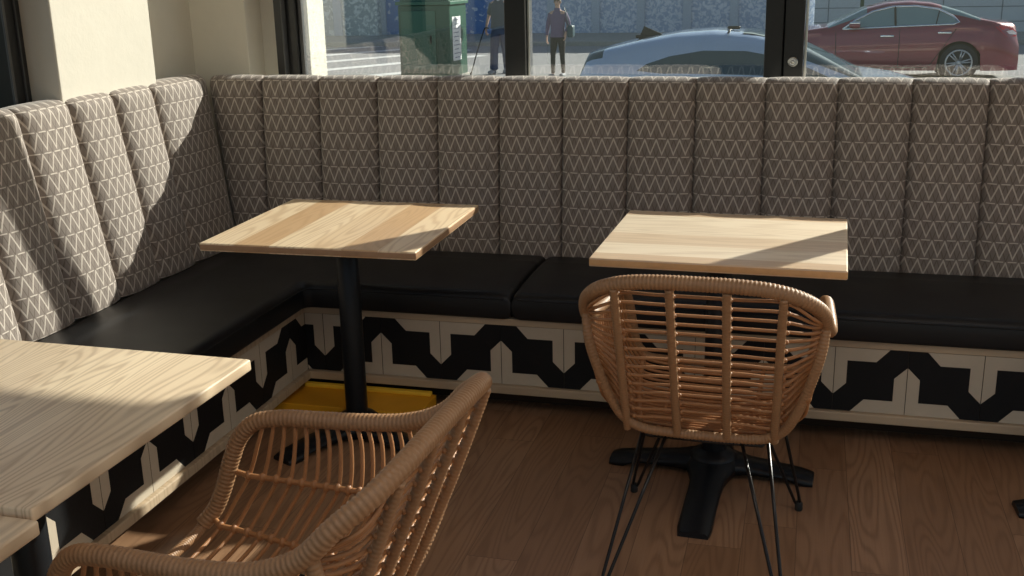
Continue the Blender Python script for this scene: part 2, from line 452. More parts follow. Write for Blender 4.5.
def window(n, x0, x1):
    root = struct(empty('window_%d' % n, ((x0+x1)/2, WY, 1.075)))
    w_ = x1-x0
    for z in (.005, 1.575):
        f = MB(); f.box((0, 0, z), (w_, .05, .03)); f.build('window_rail', M['frame'], root, bevel=.003)
    g = MB(); g.box((0, 0, .79), (w_, .006, 1.54)); g.build('window_pane', M['glass'], root)
mull = [(-.345, -.345), (.562, .649), (1.597, 1.745), (2.69, 2.82), (3.72, 3.82), (4.75, 4.88), (5.9, 6.0)]
for i in range(len(mull)-1): window(i+1, mull[i][1], mull[i+1][0])
def mullion(n, x0, x1, split):
    root = struct(empty('trim_%d' % n, ((x0+x1)/2, WY, 1.09)))
    w_ = x1-x0
    m = MB()
    if split:
        m.box((-w_*.26, 0, .80), (w_*.47, .085, 1.60)); m.box((w_*.25, -.005, .80), (w_*.49, .095, 1.60)); m.box((-w_*.005, .0, .80), (w_*.05, .05, 1.60))
    else:
        m.box((0, 0, .80), (w_, .09, 1.60))
    m.build('window_mullion', M['frame'], root, bevel=.004)
    s = MB(); s.box((w_/2+.006, .01, .80), (.010, .05, 1.60)); s.build('glazing_strip', M['silver'], root, bevel=.002)
    if split:
        k = MB(); RX = Matrix.Rotation(pi/2, 3, 'X')
        k.lathe([(.019, 0), (.020, .004), (.016, .009), (.015, .009), (.013, .004), (.0065, .004), (.006, .010), (.001, .011)], (w_*.24, -.052, .095), 20, RX)
        k.build('round_lock', M['silver'], root)
for i in range(1, len(mull)-1): mullion(i+1, mull[i][0], mull[i][1], i % 2 == 0)
# left jamb of the back window: stepped black profiles
root = struct(empty('trim_7', (-.40, WY, 1.09)))
m = MB(); m.box((-.036, -.01, .80), (.036, .10, 1.60)); m.build('window_jamb', M['frame'], root, bevel=.004)
m = MB(); m.box((.010, .005, .80), (.050, .08, 1.60)); m.build('window_jamb', M['frame'], root, bevel=.004)
m = MB(); m.box((.045, .015, .80), (.018, .06, 1.60)); m.build('window_jamb', M['framegrey'], root, bevel=.003)
m = MB(); m.box((-.014, -.045, .80), (.006, .05, 1.60)); m.build('jamb_bead', M['framegrey'], root, bevel=.002)
# white stucco pilaster outside the glass
b = MB(); b.box((-.51, 1.06, 1.2), (.30, .17, 3.7)); struct(b.build('trim_8', M['stucco'], bevel=.004))
# window in the left wall (dark frame, upper left of the photograph)
root = struct(empty('window_7', (-.84, -.34, 1.0)))
m = MB(); m.box((.005, -.045, .80), (.11, .09, 1.6)); m.box((0, -2.3, .03), (.08, 4.5, .06)); m.box((0, -2.3, 1.57), (.08, 4.5, .06))
m.box((0, -1.6, .8), (.08, .07, 1.6)); m.box((0, -3.1, .8), (.08, .07, 1.6))
m.build('window_frame', M['frame'], root, bevel=.004)
m = MB(); m.box((.063, -.088, .80), (.008, .012, 1.6)); m.box((.063, -.03, .8), (.006, .006, 1.6)); m.build('glazing_strip', M['framegrey'], root)
for y in (-.83, -2.35, -3.8):
    m = MB(); m.box((-.01, y, .8), (.006, 1.45, 1.5)); m.build('window_pane', M['glass'], root)

#@@BENCH
# ------------------------------------------------------------------ tiled bench base
T = .2286; ZB, ZT = .1138, .3375; GX = .0744; GL = .1267
Lpoly = [(0, 1), (.75, 1), (.57, .8), (.17, .8), (.17, .44), (0, .265)]
def clip(poly, lim):
    out = []
    for i in range(len(poly)):
        a, c = poly[i-1], poly[i]
        ia, ic = a[0] >= lim, c[0] >= lim
        if ia != ic:
            t = (lim-a[0])/(c[0]-a[0]); out.append((lim, a[1]+(c[1]-a[1])*t))
        if ic: out.append(c)
    return out
def tile_panel(root, mapf, first_seam, parity, length):
    """mapf((s, z, out)) -> local point; seams at first_seam + k*T; parity 0: seam 0 carries the hanging stem"""
    mb = MB(); H = ZT-ZB; g = .0011
    mb.mi = 2; mb.prism([(0, ZB), (length, ZB), (length, ZT), (0, ZT)], mapf, .004)
    k = -1
    while first_seam + k*T < length:
        s0 = first_seam + k*T; s1 = s0 + T
        lo = max(0, s0+g); hi = min(length, s1-g)
        if hi - lo > .004:
            mb.mi = 0
            mb.prism([(lo, ZB+g), (hi, ZB+g), (hi, ZT-g), (lo, ZT-g)], lambda p: mapf((p[0], p[1], .004+p[2])), .0045)
            mb.mi = 1
            top_left = ((k+parity) % 2 == 0)
            A = [(s0+g+a*(T-2*g), ZB+g+c*(H-2*g)) for a, c in Lpoly]
            B = [(s1-g-a*(T-2*g), ZB+g+(1-c)*(H-2*g)) for a, c in Lpoly]
            if not top_left:
                A = [(s0+g+a*(T-2*g), ZB+g+(1-c)*(H-2*g)) for a, c in Lpoly]
                B = [(s1-g-a*(T-2*g), ZB+g+c*(H-2*g)) for a, c in Lpoly]
            for P in (A, B):
                P = clip(P, 0.0012)
                if len(P) > 2: mb.prism(P, lambda p: mapf((p[0], p[1], .0085+p[2])), .0006)
        k += 1
    return mb.build('tile_panel', [M['blk_tile'], M['tan_tile'], M['grout']], root)
def bench_base(name, label, mapf, seam, par, length, x0):
    root = empty(name); tag(root, label, 'bench', 'tiled bench bases under the black cushions')
    tile_panel(root, mapf, seam, par, length)
    bx = lambda a0, a1, z0, z1, o0, o1, nm, mt, bv: None
    def bar(s0, s1, z0, z1, o0, o1, nm, mt, bv):
        mb = MB(); mb.prism([(s0, z0), (s1, z0), (s1, z1), (s0, z1)], lambda p: mapf((p[0], p[1], o0+p[2]*(o1-o0))), 1.0)
        return mb.build(nm, mt, root, bevel=bv)
    bar(0.0, length, ZT, .363, -.02, .012, 'top_trim', M['trim'], .002)
    bar(0.0, length, .082, ZB, -.02, .026, 'bottom_trim', M['trim'], .004)
    bar(x0, length, .0, .36, -.42, -.115, 'carcass', M['kick'], 0)
    return root
# tiles' front face sits in the planes y=0 and x=0
bench_base('tiled_bench_base', 'black and tan tiled bench base running under the back window seat',
           lambda p: Vector((p[0], .0091-p[2], p[1])), GX, 0, 5.2, -.30)
bench_base('tiled_bench_base', 'black and tan tiled bench base on the left, behind the rattan armchair',
           lambda p: Vector((-.0091+p[2], -p[0], p[1])), GL, 1, 4.4, .116)

# cushions: rounded slabs
def cushion_profile_grid(mb, path_s, place, depth, h0, h1, r=.035, ends=True):
    """sweep a soft rectangular section; place(s, out, z) -> point"""
    sec = []
    n = 6
    sec.append((-.0, h0)); 
    for k in range(n+1):
        a = -pi/2 + pi/2*k/n; sec.append((depth - .012 + .012*cos(a), h0 + .012 + .012*sin(a)))
    sec.append((depth+.004, (h0+h1)/2))
    for k in range(n+1):
        a = pi/2*k/n; sec.append((depth - r + r*cos(a), h1 - r*.75 + r*.75*sin(a)))
    for q in (.75, .5, .25): sec.append((depth*q, h1 + .010*sin(pi*q)))
    sec.append((0, h1-.004))
    rows = []
    for s_, e in path_s:
        rows.append([place(s_, o*(1), z - (z-(h0+h1)/2)*e) for o, z in sec])
    mb.grid(rows, True, True)
def end_path(a, c, n=24):
    ps = [(a, .55), (a+.004, .25), (a+.012, .08), (a+.03, .0)]
    for k in range(1, n): ps.append((a+.03+(c-a-.06)*k/n, 0))
    return ps + [(c-.03, 0), (c-.012, .08), (c-.004, .25), (c, .55)]
def cushion(label, segs, pip):
    root = empty('seat_cushion'); tag(root, label, 'cushion', 'black vinyl bench cushions')
    mb = MB()
    for (path, place) in segs: cushion_profile_grid(mb, path, place, .545, .364, .462)
    mb.build('cushion_cover', M['leather'], root)
    p = MB()
    for q in pip: p.tube(spline(q, .03), .0028, 6)
    p.build('piping', M['piping'], root)
    return root
CF = -.022
back_place = lambda s_, o, z: Vector((s_, .523-o, z))
cushion('long black vinyl seat cushion on the back bench, right of the cushion seam', [(end_path(.808, 5.2, 48), back_place)],
        [[(.83, CF-.002, .440), (5.18, CF-.002, .440)]])
# corner cushion: an L made of two arms mitred at the corner with a tight inner radius
root = empty('seat_cushion'); tag(root, 'L-shaped black vinyl seat cushion turning the corner of the bench', 'cushion', 'black vinyl bench cushions')
mb = MB()
rows = []
def sec_pts(): 
    n = 6; h0, h1, depth, r = .364, .462, .545, .035; sec = [(0, h0)]
    for k in range(n+1):
        a = -pi/2 + pi/2*k/n; sec.append((depth-.012+.012*cos(a), h0+.012+.012*sin(a)))
    sec.append((depth+.004, (h0+h1)/2))
    for k in range(n+1):
        a = pi/2*k/n; sec.append((depth-r+r*cos(a), h1-r*.75+r*.75*sin(a)))
    for q in (.75, .5, .25): sec.append((depth*q, h1+.010*sin(pi*q)))
    sec.append((0, h1-.004)); return sec
SEC = sec_pts()
def lrow(outer, inner, e):
    return [Vector((*(outer.lerp(inner, o/.545)), z-(z-.413)*e)) for o, z in SEC]
R_in = .035; CX = CY = -CF     # inner corner centre
left_path = [(-3.9+d, e) for d, e in ((0, .55), (.004, .25), (.012, .08), (.03, 0))] + [(-3.87 + 3.7*k/24, 0) for k in range(1, 25)]
for y, e in left_path: rows.append(lrow(Vector((-.523, y)), Vector((-CF, y)), e))
cc = Vector((-CF+R_in, CF-R_in))
for k in range(0, 9):
    a = pi - (pi/2)*k/8
    inner = cc + Vector((cos(a), sin(a)))*R_in
    t = k/8
    outer = Vector((-.523, -.17+(.523+.17)*min(1, t*2))) if t <= .5 else Vector((-.523+(.523+.20)*(t-.5)*2, .523))
    rows.append(lrow(outer, inner, 0))
for x, e in [(.20+.55*k/10, 0) for k in range(1, 11)] + [(.775, 0), (.794, .08), (.801, .25), (.805, .55)]:
    rows.append(lrow(Vector((x, .523)), Vector((x, CF)), e))
mb.grid(rows, True, True); mb.build('cushion_cover', M['leather'], root)
p = MB(); p.tube(spline([(-CF+.002, -3.85, .440), (-CF+.002, -1.5, .440), (-CF+.002, -.3, .440), (-CF+.003, -.09, .440), (.032, -.05, .440), (.075, CF-.002, .440), (.3, CF-.002, .440), (.78, CF-.002, .440)], .02), .0028, 6)
p.build('piping', M['piping'], root)

# ------------------------------------------------------------------ channelled backrests
LEAN = .165; HT = .656
def channel(root, P, U, N, w0, w1, t0, t1, voff, LEAN=.165):
    """P origin on the floor-plan line, U along, N outward; bottom spans w0..w1, top t0..t1"""
    mb = MB(); nu = 16; z0 = .445; rr = .042; rows = []; uvs = []
    path = []
    nv = 22
    for k in range(nv+1):
        h = HT*k/nv; path.append((-LEAN*h, z0+h, 1.0, 0.0, h, h/HT))
    for k in range(1, 9):
        a = pi/2*k/8; path.append((-LEAN*HT-rr+rr*cos(a), z0+HT+rr*sin(a), cos(a), sin(a), HT+rr*a, 1))
    path.append((-LEAN*HT-rr-.02, z0+HT+rr, 0, .9, HT+rr*pi/2+.02, 1)); path.append((-LEAN*HT-rr-.055, z0+HT+rr-.006, 0, .5, HT+rr*pi/2+.055, 1))
    path.append((-LEAN*HT-rr-.062, z0+HT+rr-.03, -.2, .0, HT+rr*pi/2+.07, 1))
    for (o, z, bn, bz, s_, tt) in path:
        row = []
        a0 = w0+(t0-w0)*tt; a1 = w1+(t1-w1)*tt
        for i in range(nu+1):
            q = i/nu; e = abs(2*q-1)
            q2 = .5 + (.5*(1-(1-e)**1.6))*(1 if q > .5 else -1)      # crowd rows toward the seams
            e2 = abs(2*q2-1)
            bul = (1-e2**3.6)*.030 - (.018*max(0, (e2-.92)/.08)**2)
            soft = 1 - .25*max(0, 1-s_/.04)
            pt = P + U*(a0+(a1-a0)*q2) + N*(o + bul*bn*soft) + Vector((0, 0, z+bul*bz*.15))
            row.append(pt); uvs.append((a0+(a1-a0)*q2 + voff, s_))
        rows.append(row)
    o = mb.grid(rows, True)
    for i, uv in enumerate(uvs): mb.uv[i] = uv
    ob = mb.build('upholstered_channel', M['fabric'], root)
    return ob
rb = empty('channelled_backrest'); tag(rb, 'long channelled backrest in brown zigzag fabric below the street window', 'backrest', 'channelled bench backrests')
bxs = [-.560] + [-.413+.2542*k for k in range(0, 22)]
P0 = Vector((0, .548, 0)); U0 = Vector((1, 0, 0)); N0 = Vector((0, -1, 0))
for i in range(len(bxs)-1):
    channel(rb, P0, U0, N0, bxs[i], bxs[i+1], bxs[i] if i else -.655, bxs[i+1], .011*i, .075)
b = MB(); b.prism([(.585, .37), (.655, .37), (.690, 1.140), (.645, 1.140)], lambda p: Vector((-.60+p[2], p[0], p[1])), 5.6)
b.build('back_board', M['plaster'], rb, bevel=.003)
rl = empty('channelled_backrest'); tag(rl, 'left channelled backrest in brown zigzag fabric, half in sunlight', 'backrest', 'channelled bench backrests')
P1 = Vector((-.555, 0, .011)); U1 = Vector((0, -1, 0)); N1 = Vector((1, 0, 0))
# along -y: boundaries
ys = [.540, .192, -.058, -.310, -.566, -.822, -1.078, -1.334, -1.59, -1.846, -2.1, -2.36, -2.6]
for i in range(len(ys)-1):
    channel(rl, P1, U1, N1, -ys[i], -ys[i+1], -ys[i] if i else -.600, -ys[i+1], .013*i)
b = MB(); b.prism([(-.592, .37), (-.675, .37), (-.765, 1.125), (-.715, 1.125)], lambda p: Vector((p[0], -2.6+p[2], p[1])), 2.25)
b.build('back_board', M['plaster'], rl, bevel=.003)

#@@TABLES
# ------------------------------------------------------------------ tables
def base_arm(mb, L, ang, w=.098, hub=.046):
    rows = []
    D = Vector((cos(ang), sin(ang), 0)); Nn = Vector((-sin(ang), cos(ang), 0))
    n = 14
    for k in range(n+1):
        t = k/n; s_ = .0 + L*t
        hw = w/2*(1 + .55*exp(-((t-.10)/.16)**2)) if t < .9 else w/2*(1-.12*((t-.9)/.1)**2)
        zt = hub*(1-t)**.75*.75 + .022 - .006*t; zt = max(zt, .014)
        zl = 0.0 if t > .86 else min(.018, .018*(.86-t)/.1)
        sec = [(-hw, zl), (-hw, zt-.008), (-hw+.008, zt), (0, zt+.003), (hw-.008, zt), (hw, zt-.008), (hw, zl)]
        rows.append([D*s_ + Nn*a + Vector((0, 0, z)) for a, z in sec])
    nn = len(rows[0]); o = mb.grid(rows, True, True)
    mb.add([p for p in rows[-1]], [tuple(range(nn))], False)
def make_table(loc, rz, sx, sy, mat, label, arms, bc=(0, 0), brot=0, th=.026, zt=.7515, round_top=False, edge=None):
    root = empty('cafe_table', (loc[0], loc[1], 0), rz); tag(root, label, 'table', 'pale timber cafe tables')
    m = MB()
    if round_top: m.lathe([(sx/2-.004, zt-th), (sx/2, zt-th+.004), (sx/2, zt-.004), (sx/2-.004, zt)], (0, 0, 0), 48)
    else: m.rbox((0, 0, zt-th/2), (sx, sy, th), .0045, 3)
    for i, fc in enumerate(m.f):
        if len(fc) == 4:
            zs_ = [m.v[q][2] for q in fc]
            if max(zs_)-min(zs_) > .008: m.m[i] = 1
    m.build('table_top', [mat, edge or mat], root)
    p = MB(); p.lathe([(.036, .05), (.038, .06), (.038, zt-th-.012), (.036, zt-th-.010)], (bc[0], bc[1], 0), 28); p.build('pole', M['iron'], root)
    mp = MB(); mp.box((bc[0], bc[1], zt-th-.006), (.30, .05, .011), 0); mp.box((bc[0], bc[1], zt-th-.006), (.05, .30, .0105), 0)
    mp.lathe([(.055, zt-th-.03), (.075, zt-th-.012), (.075, zt-th-.001)], (bc[0], bc[1], 0), 24); mp.build('mounting_plate', M['iron'], root)
    bs = MB()
    for L, a in arms: base_arm(bs, L, radians(a)+brot)
    bs.lathe([(.075, .002), (.075, .055), (.060, .068), (.045, .074), (.038, .078)], (0, 0, 0), 28)
    o = bs.build('cross_base', M['iron'], root); o.location = (bc[0], bc[1], 0)
    return root
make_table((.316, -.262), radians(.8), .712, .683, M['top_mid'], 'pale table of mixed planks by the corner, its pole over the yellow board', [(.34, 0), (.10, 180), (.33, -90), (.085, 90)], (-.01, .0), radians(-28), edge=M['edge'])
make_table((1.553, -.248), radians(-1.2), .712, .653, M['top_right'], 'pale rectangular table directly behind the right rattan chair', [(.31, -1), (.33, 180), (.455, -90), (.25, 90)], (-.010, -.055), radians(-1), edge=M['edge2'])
make_table((.298, -1.892), radians(-.8), .672, .706, M['top_left'], 'large pale table at the left edge with bold wood grain', [(.33, 0), (.265, 180), (.33, -90), (.33, 90)])
make_table((.309, -2.604), radians(-.8), .672, .700, M['top_left'], 'pale table cut off by the lower left corner, just below the bold-grained one', [(.33, 0), (.265, 180), (.33, -90), (.33, 90)], zt=.7405)
make_table((2.86, -.36), 0, .60, .60, M['top_right'], 'cafe table beyond the right edge, only its black foot showing', [(.44, 180), (.3, 0), (.3, 90), (.3, -90)], round_top=True, brot=radians(4))

# yellow board lying in the corner
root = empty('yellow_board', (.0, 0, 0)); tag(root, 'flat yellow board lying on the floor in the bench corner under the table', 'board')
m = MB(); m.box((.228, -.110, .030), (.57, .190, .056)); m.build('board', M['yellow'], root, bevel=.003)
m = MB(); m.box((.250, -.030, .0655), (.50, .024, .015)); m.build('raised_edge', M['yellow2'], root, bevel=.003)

#@@CHAIR
# ------------------------------------------------------------------ rattan chair
def wrapped(mb, pts, r, pitch=.0062, n=10, closed=False):
    P = spline(pts, pitch/4)
    rr = [r*(.88, .975, 1.0, .975)[i % 4] for i in range(len(P))]
    mb.tube(P, rr, n)
RIM = [(0, -.290, .838), (.10, -.290, .837), (.18, -.284, .829), (.245, -.262, .806), (.288, -.215, .765), (.302, -.160, .712), (.308, -.08, .680),
       (.307, .02, .668), (.302, .12, .664), (.297, .20, .661), (.291, .262, .647), (.285, .300, .610), (.280, .324, .555), (.275, .342, .50), (.268, .366, .445), (.252, .390, .412)]
RIM = [(x*.975, y, z) for x, y, z in RIM]
rimS = spline(RIM, .004)
def rim_at_y(y):
    best = None
    for p in rimS:
        if p.z < .60: break
        if p.x > .2 and (best is None or abs(p.y-y) < abs(best.y-y)): best = p
    return best
def mirror(pts): return [Vector((-p[0], p[1], p[2])) for p in pts]
BACKZ = lambda z: -.104 - (.181)*max(0, min(1, (z-.38)/.44))
def make_chair(label):
    root = empty('rattan_chair'); tag(root, label, 'chair', 'rattan chairs with black hairpin legs')
    full = list(reversed(mirror(RIM)))[:-1] + [Vector(p) for p in RIM]
    m = MB(); wrapped(m, full, .0190, .0098, 12); m.build('wrapped_rim', M['wrap'], root)
    # lower frame: U tube from the rim's corners down under the back
    half = [(.300, -.180, .722), (.290, -.188, .645), (.268, -.172, .560), (.240, -.146, .475), (.208, -.122, .415), (.158, -.106, .383), (.08, -.101, .375), (0, -.100, .374)]
    half = [(x*.975, y, z) for x, y, z in half]
    low = [Vector(p) for p in half] + list(reversed(mirror(half)))[1:]
    m = MB(); wrapped(m, low, .0130, .0092, 10); m.build('back_frame', M['wrap'], root)
    # seat front rail
    fr = [(-.252, .390, .412), (-.21, .392, .400), (-.1, .392, .396), (0, .392, .395), (.1, .392, .396), (.21, .392, .400), (.252, .390, .412)]
    m = MB(); wrapped(m, fr, .0125, .0062, 10); m.build('front_rail', M['wrap'], root)
    # upright posts
    for xt, xb in ((-.200, -.196), (-.067, -.065), (.067, .063), (.196, .182)):
        m = MB(); P = []
        for k in range(9):
            t = k/8; z = .825*(1-t)+.380*t; z -= .012*abs(xt)*5*(1-t)
            P.append((xt+(xb-xt)*t, BACKZ(z)-.006-.006*sin(pi*t), z))
        wrapped(m, P, .0112, .0088, 8); m.build('back_post', M['wrap'], root)
    # horizontal back canes
    m = MB()
    zs = [.800 - .0270*k for k in range(15)]
    def ptlow(z):
        for a, c in zip(half[:-1], half[1:]):
            if a[2] >= z >= c[2]:
                t = (a[2]-z)/(a[2]-c[2]); return Vector(a).lerp(Vector(c), t)
        return Vector(half[0] if z > half[0][2] else half[5])
    for i, z in enumerate(zs):
        t = (z-.43)/(.80-.43)
        ze = .50 + (.725-.50)*min(1, max(0, t*1.12))**.62
        e = ptlow(min(ze, .72)); e = Vector((e.x-.004, e.y+.004, e.z+.003*i/14))
        P = [e, Vector((.262-.03*(1-t), BACKZ(z)*.93+.004, z*.5+e.z*.5)), Vector((.200-.014*(1-t), BACKZ(z)+.004, z)), Vector((.10, BACKZ(z)+.003, z+.001)), Vector((0, BACKZ(z)+.003, z+.001))]
        if t < .25: P[1] = Vector((min(P[1].x, e.x-.005), P[1].y, P[1].z))
        full_ = P + list(reversed(mirror(P)))[1:]
        m.tube(spline(full_, .012), .0043, 7)
        for x in (-.2, -.067, .067, .2):      # binding knots at each post
            xx = x*(1-.07*(1-t)); m.sphere((xx-.0085, BACKZ(z)-.002, z), .0058, 6); m.sphere((xx+.0085, BACKZ(z)-.002, z), .0058, 6)
    m.build('back_canes', M['cane'], root)
    # canes running down the arms and across the seat
    m = MB(); n = 19
    bar1, bar2 = [], []
    for k in range(n):
        y = .240 - .0228*k; q = k/(n-1)
        rp = rim_at_y(y)
        B1 = Vector((.272-.010*q, y-.034+.075*(1-q)**3+.036*q*q, .528)); B2 = Vector((.236-.064*q, y+.018+.080*(1-q)**3+.066*q*q, .420-.022*q)); seat = .394-.010*q-.004*sin(pi*q)
        half_ = [Vector((rp.x-.002, y, rp.z)), Vector((rp.x-.008, y*.5+B1.y*.5-.006, .5*(rp.z+.56))), B1, Vector((.258-.012*q, B1.y*.45+B2.y*.55, .470-.012*q)), B2, Vector((.19, B2.y+.008, seat+.008)), Vector((.10, B2.y+.010, seat)), Vector((0, B2.y+.010, seat-.002))]
        m.tube(spline(half_ + list(reversed(mirror(half_)))[1:], .014), .0046, 7)
        bar1.append(B1); bar2.append(B2)
    m.build('seat_and_arm_canes', M['cane'], root)
    for bar, f0 in ((bar1, (.280, .330, .530)), (bar2, (.262, .378, .424))):
        for sgn in (1, -1):
            m = MB()
            P = [Vector((sgn*f0[0], f0[1], f0[2]))] + [Vector((sgn*(q.x-.003), q.y, q.z+.001)) for q in bar]
            m.tube(spline(P, .008), .0062, 7)
            for q in P[1:]: m.sphere(q, .0098, 6, (1, .8, 1.2))
            m.build('side_rail', M['cane'], root)
    for x in (-.12, .12):
        m = MB()
        P = [(x, .390, .386), (x, .2, .378), (x, .0, .376), (x, -.10, .378)]
        m.tube(spline(P, .02), .007, 7)
        for i_, q in enumerate(bar2): m.sphere((x, q.y+.009, .386-.008*i_/18), .007, 6)
        m.build('seat_rail', M['cane'], root)
    # hairpin legs and wire underframe
    u = MB()
    loop = [(-.175, .185, .372), (0, .19, .370), (.175, .185, .372), (.18, 0, .358), (.15, -.075, .350), (0, -.08, .350), (-.15, -.075, .350), (-.18, 0, .358)]
    u.tube([Vector(p) for p in loop], .005, 8, closed=True); u.build('wire_underframe', M['blackmetal'], root)
    for sx in (-1, 1):
        for (fx, fy, ax, ay, cx_, cy_) in ((.245, .275, .175, .185, .10, .188), (.225, -.278, .165, -.060, .100, -.079)):
            g = MB(); F = Vector((sx*fx, fy, .012))
            A = Vector((sx*ax, ay, .376 if ay > 0 else .352)); B = Vector((sx*cx_, cy_, .375 if ay > 0 else .352))
            fa = F + (A-F).normalized()*.02 + Vector((sx*.006, 0, 0)); fb = F + (B-F).normalized()*.02 - Vector((sx*.006, 0, 0))
            g.tube([A, A.lerp(fa, .5), fa, F + Vector((sx*.003, 0, -.002)), F - Vector((sx*.003, 0, .002)), fb, B.lerp(fb, .5), B], .0048, 8)
            lg = g.build('hairpin_leg', M['blackmetal'], root)
            ft = MB(); ft.lathe([(.010, 0), (.0115, .003), (.0115, .022), (.008, .028)], (F.x, F.y, 0), 14); ft.build('rubber_foot', M['rubber'], lg)
    return root
ch = make_chair('rattan chair seen from behind, pushed up to the right table')
ch.location = (1.558, -.790, 0); ch.rotation_euler = (0, 0, radians(-1.5))
c2 = copy_tree(ch); c2.location = (.935, -1.934, 0); c2.rotation_euler = (0, 0, radians(87))
kn = MB(); kn.lathe([(.013, 0), (.013, .004), (.010, .010), (.004, .0135)], (-.330, .062, .640), 16, Matrix.Rotation(-pi/2, 3, 'Y')); kn.build('grey_cap', M['greycap'], c2)
tag(c2, 'rattan armchair seen from the side beside the large left table')

#@@OUTSIDE
# ------------------------------------------------------------------ street outside
GZ = -.65
b = MB(); b.box((0, 14.5, GZ-.03), (90, 27, .06)); struct(b.build('road', M['asphalt']))
b = MB(); b.box((0, 2.3, GZ+.03), (90, 2.6, .12)); struct(b.build('near_pavement', M['pave']))
b = MB(); b.box((0, 30.5, GZ+.05), (90, 5.0, .16)); struct(b.build('far_pavement', M['pave'], bevel=.02))
b = MB()
for (x0, y0, x1, y1, w_) in ((-12.6, 22.4, -8.9, 28.0, .45), (-11.4, 20.6, -7.6, 26.6, .45), (-9.9, 19.2, -6.6, 24.6, .45), (-8.6, 17.4, -6.2, 21.0, .45), (-13.8, 24.6, -10.8, 28.2, .45)):
    d = Vector((x1-x0, y1-y0)).normalized(); nn = Vector((-d.y, d.x))*w_/2
    b.add([(x0+nn.x, y0+nn.y, GZ+.004), (x1+nn.x, y1+nn.y, GZ+.004), (x1-nn.x, y1-nn.y, GZ+.004), (x0-nn.x, y0-nn.y, GZ+.004)], [(0, 1, 2, 3)])
tag(b.build('crosswalk_stripes', M['paint']), kind='structure')
# long textured wall across the street
def wallseg(name, x0, x1, y, h, mat, posts=None, pw=.18, pm=None, joints=False):
    root = struct(empty(name, ((x0+x1)/2, y, GZ)))
    m = MB(); m.box((0, 0, h/2), (x1-x0, .3, h)); m.build('wall_panel', mat, root)
    if posts:
        m = MB(); x = x0
        while x <= x1: m.box((x-(x0+x1)/2, -.18, h/2), (pw, .12, h)); x += posts
        m.build('wall_post', pm, root, bevel=.01)
    if joints:
        m = MB()
        for k in range(1, int(h/.42)): m.box((0, -.153, k*.42), (x1-x0, .01, .025))
        for k in range(int((x1-x0)/1.6)): m.box((x0+k*1.6-(x0+x1)/2+.4, -.153, h/2), (.03, .01, h))
        m.build('block_joints', M['joint'], root)
wallseg('wall_street_middle', -7.9, 1.75, 32.2, 4.5, M['bluewall'], 1.45, .26, M['post'])
wallseg('wall_street_right', 1.75, 30, 31.6, 4.5, M['block'], None, joints=True)
wallseg('wall_street_leafy', -12.2, -7.9, 32.0, 4.5, M['bluewall2'], 2.15, .25, M['post'])
wallseg('wall_street_pale', -40, -12.2, 31.5, 4.5, M['whiteleaf'], 2.2, .3, M['post'])
# slim pole in front of the pale wall
m = MB(); m.tube([(2.95, 27.5, GZ+.12), (2.95, 27.5, 3.8)], .05, 10); m.lathe([(.13, GZ+.13), (.12, GZ+.20), (.06, GZ+.24)], (2.95, 27.5, 0), 14)
tag(m.build('street_pole', M['green']), 'slim dark green pole standing on the far pavement behind the maroon car', 'pole')

# green utility cabinet
root = empty('utility_cabinet', (-6.03, 19.05, GZ), radians(-4)); tag(root, 'tall green utility cabinet on the street, left of the walking man', 'utility cabinet')
m = MB(); m.box((0, 0, .76), (1.16, .95, 1.46)); m.build('cabinet_body', M['green'], root, bevel=.02)
m = MB(); m.box((0, 0, 1.53), (1.24, 1.03, .07)); m.rbox((0, 0, 1.585), (1.10, .9, .06), .025); m.build('lid', M['green2'], root, bevel=.01)
m = MB(); m.box((-.12, -.49, .78), (.78, .03, 1.20)); m.build('door_panel', M['green2'], root, bevel=.008)
m = MB(); m.box((.02, 0, .02), (1.2, 1.0, .06)); m.build('plinth', M['pave'], root, bevel=.01)
m = MB(); m.box((.585, -.12, .80), (.004, .46, .90)); p_ = m.build('notice', M['paper'], root)
m = MB()
for k in range(10): m.box((.5885, -.12+random.uniform(-.03, .03), 1.18-.085*k), (.002, random.uniform(.2, .36), .018))
m.build('printed_lines', M['ink'], p_)
m = MB(); m.box((.16, -.515, .8), (.03, .03, .16)); m.build('handle', M['iron'], root, bevel=.004)

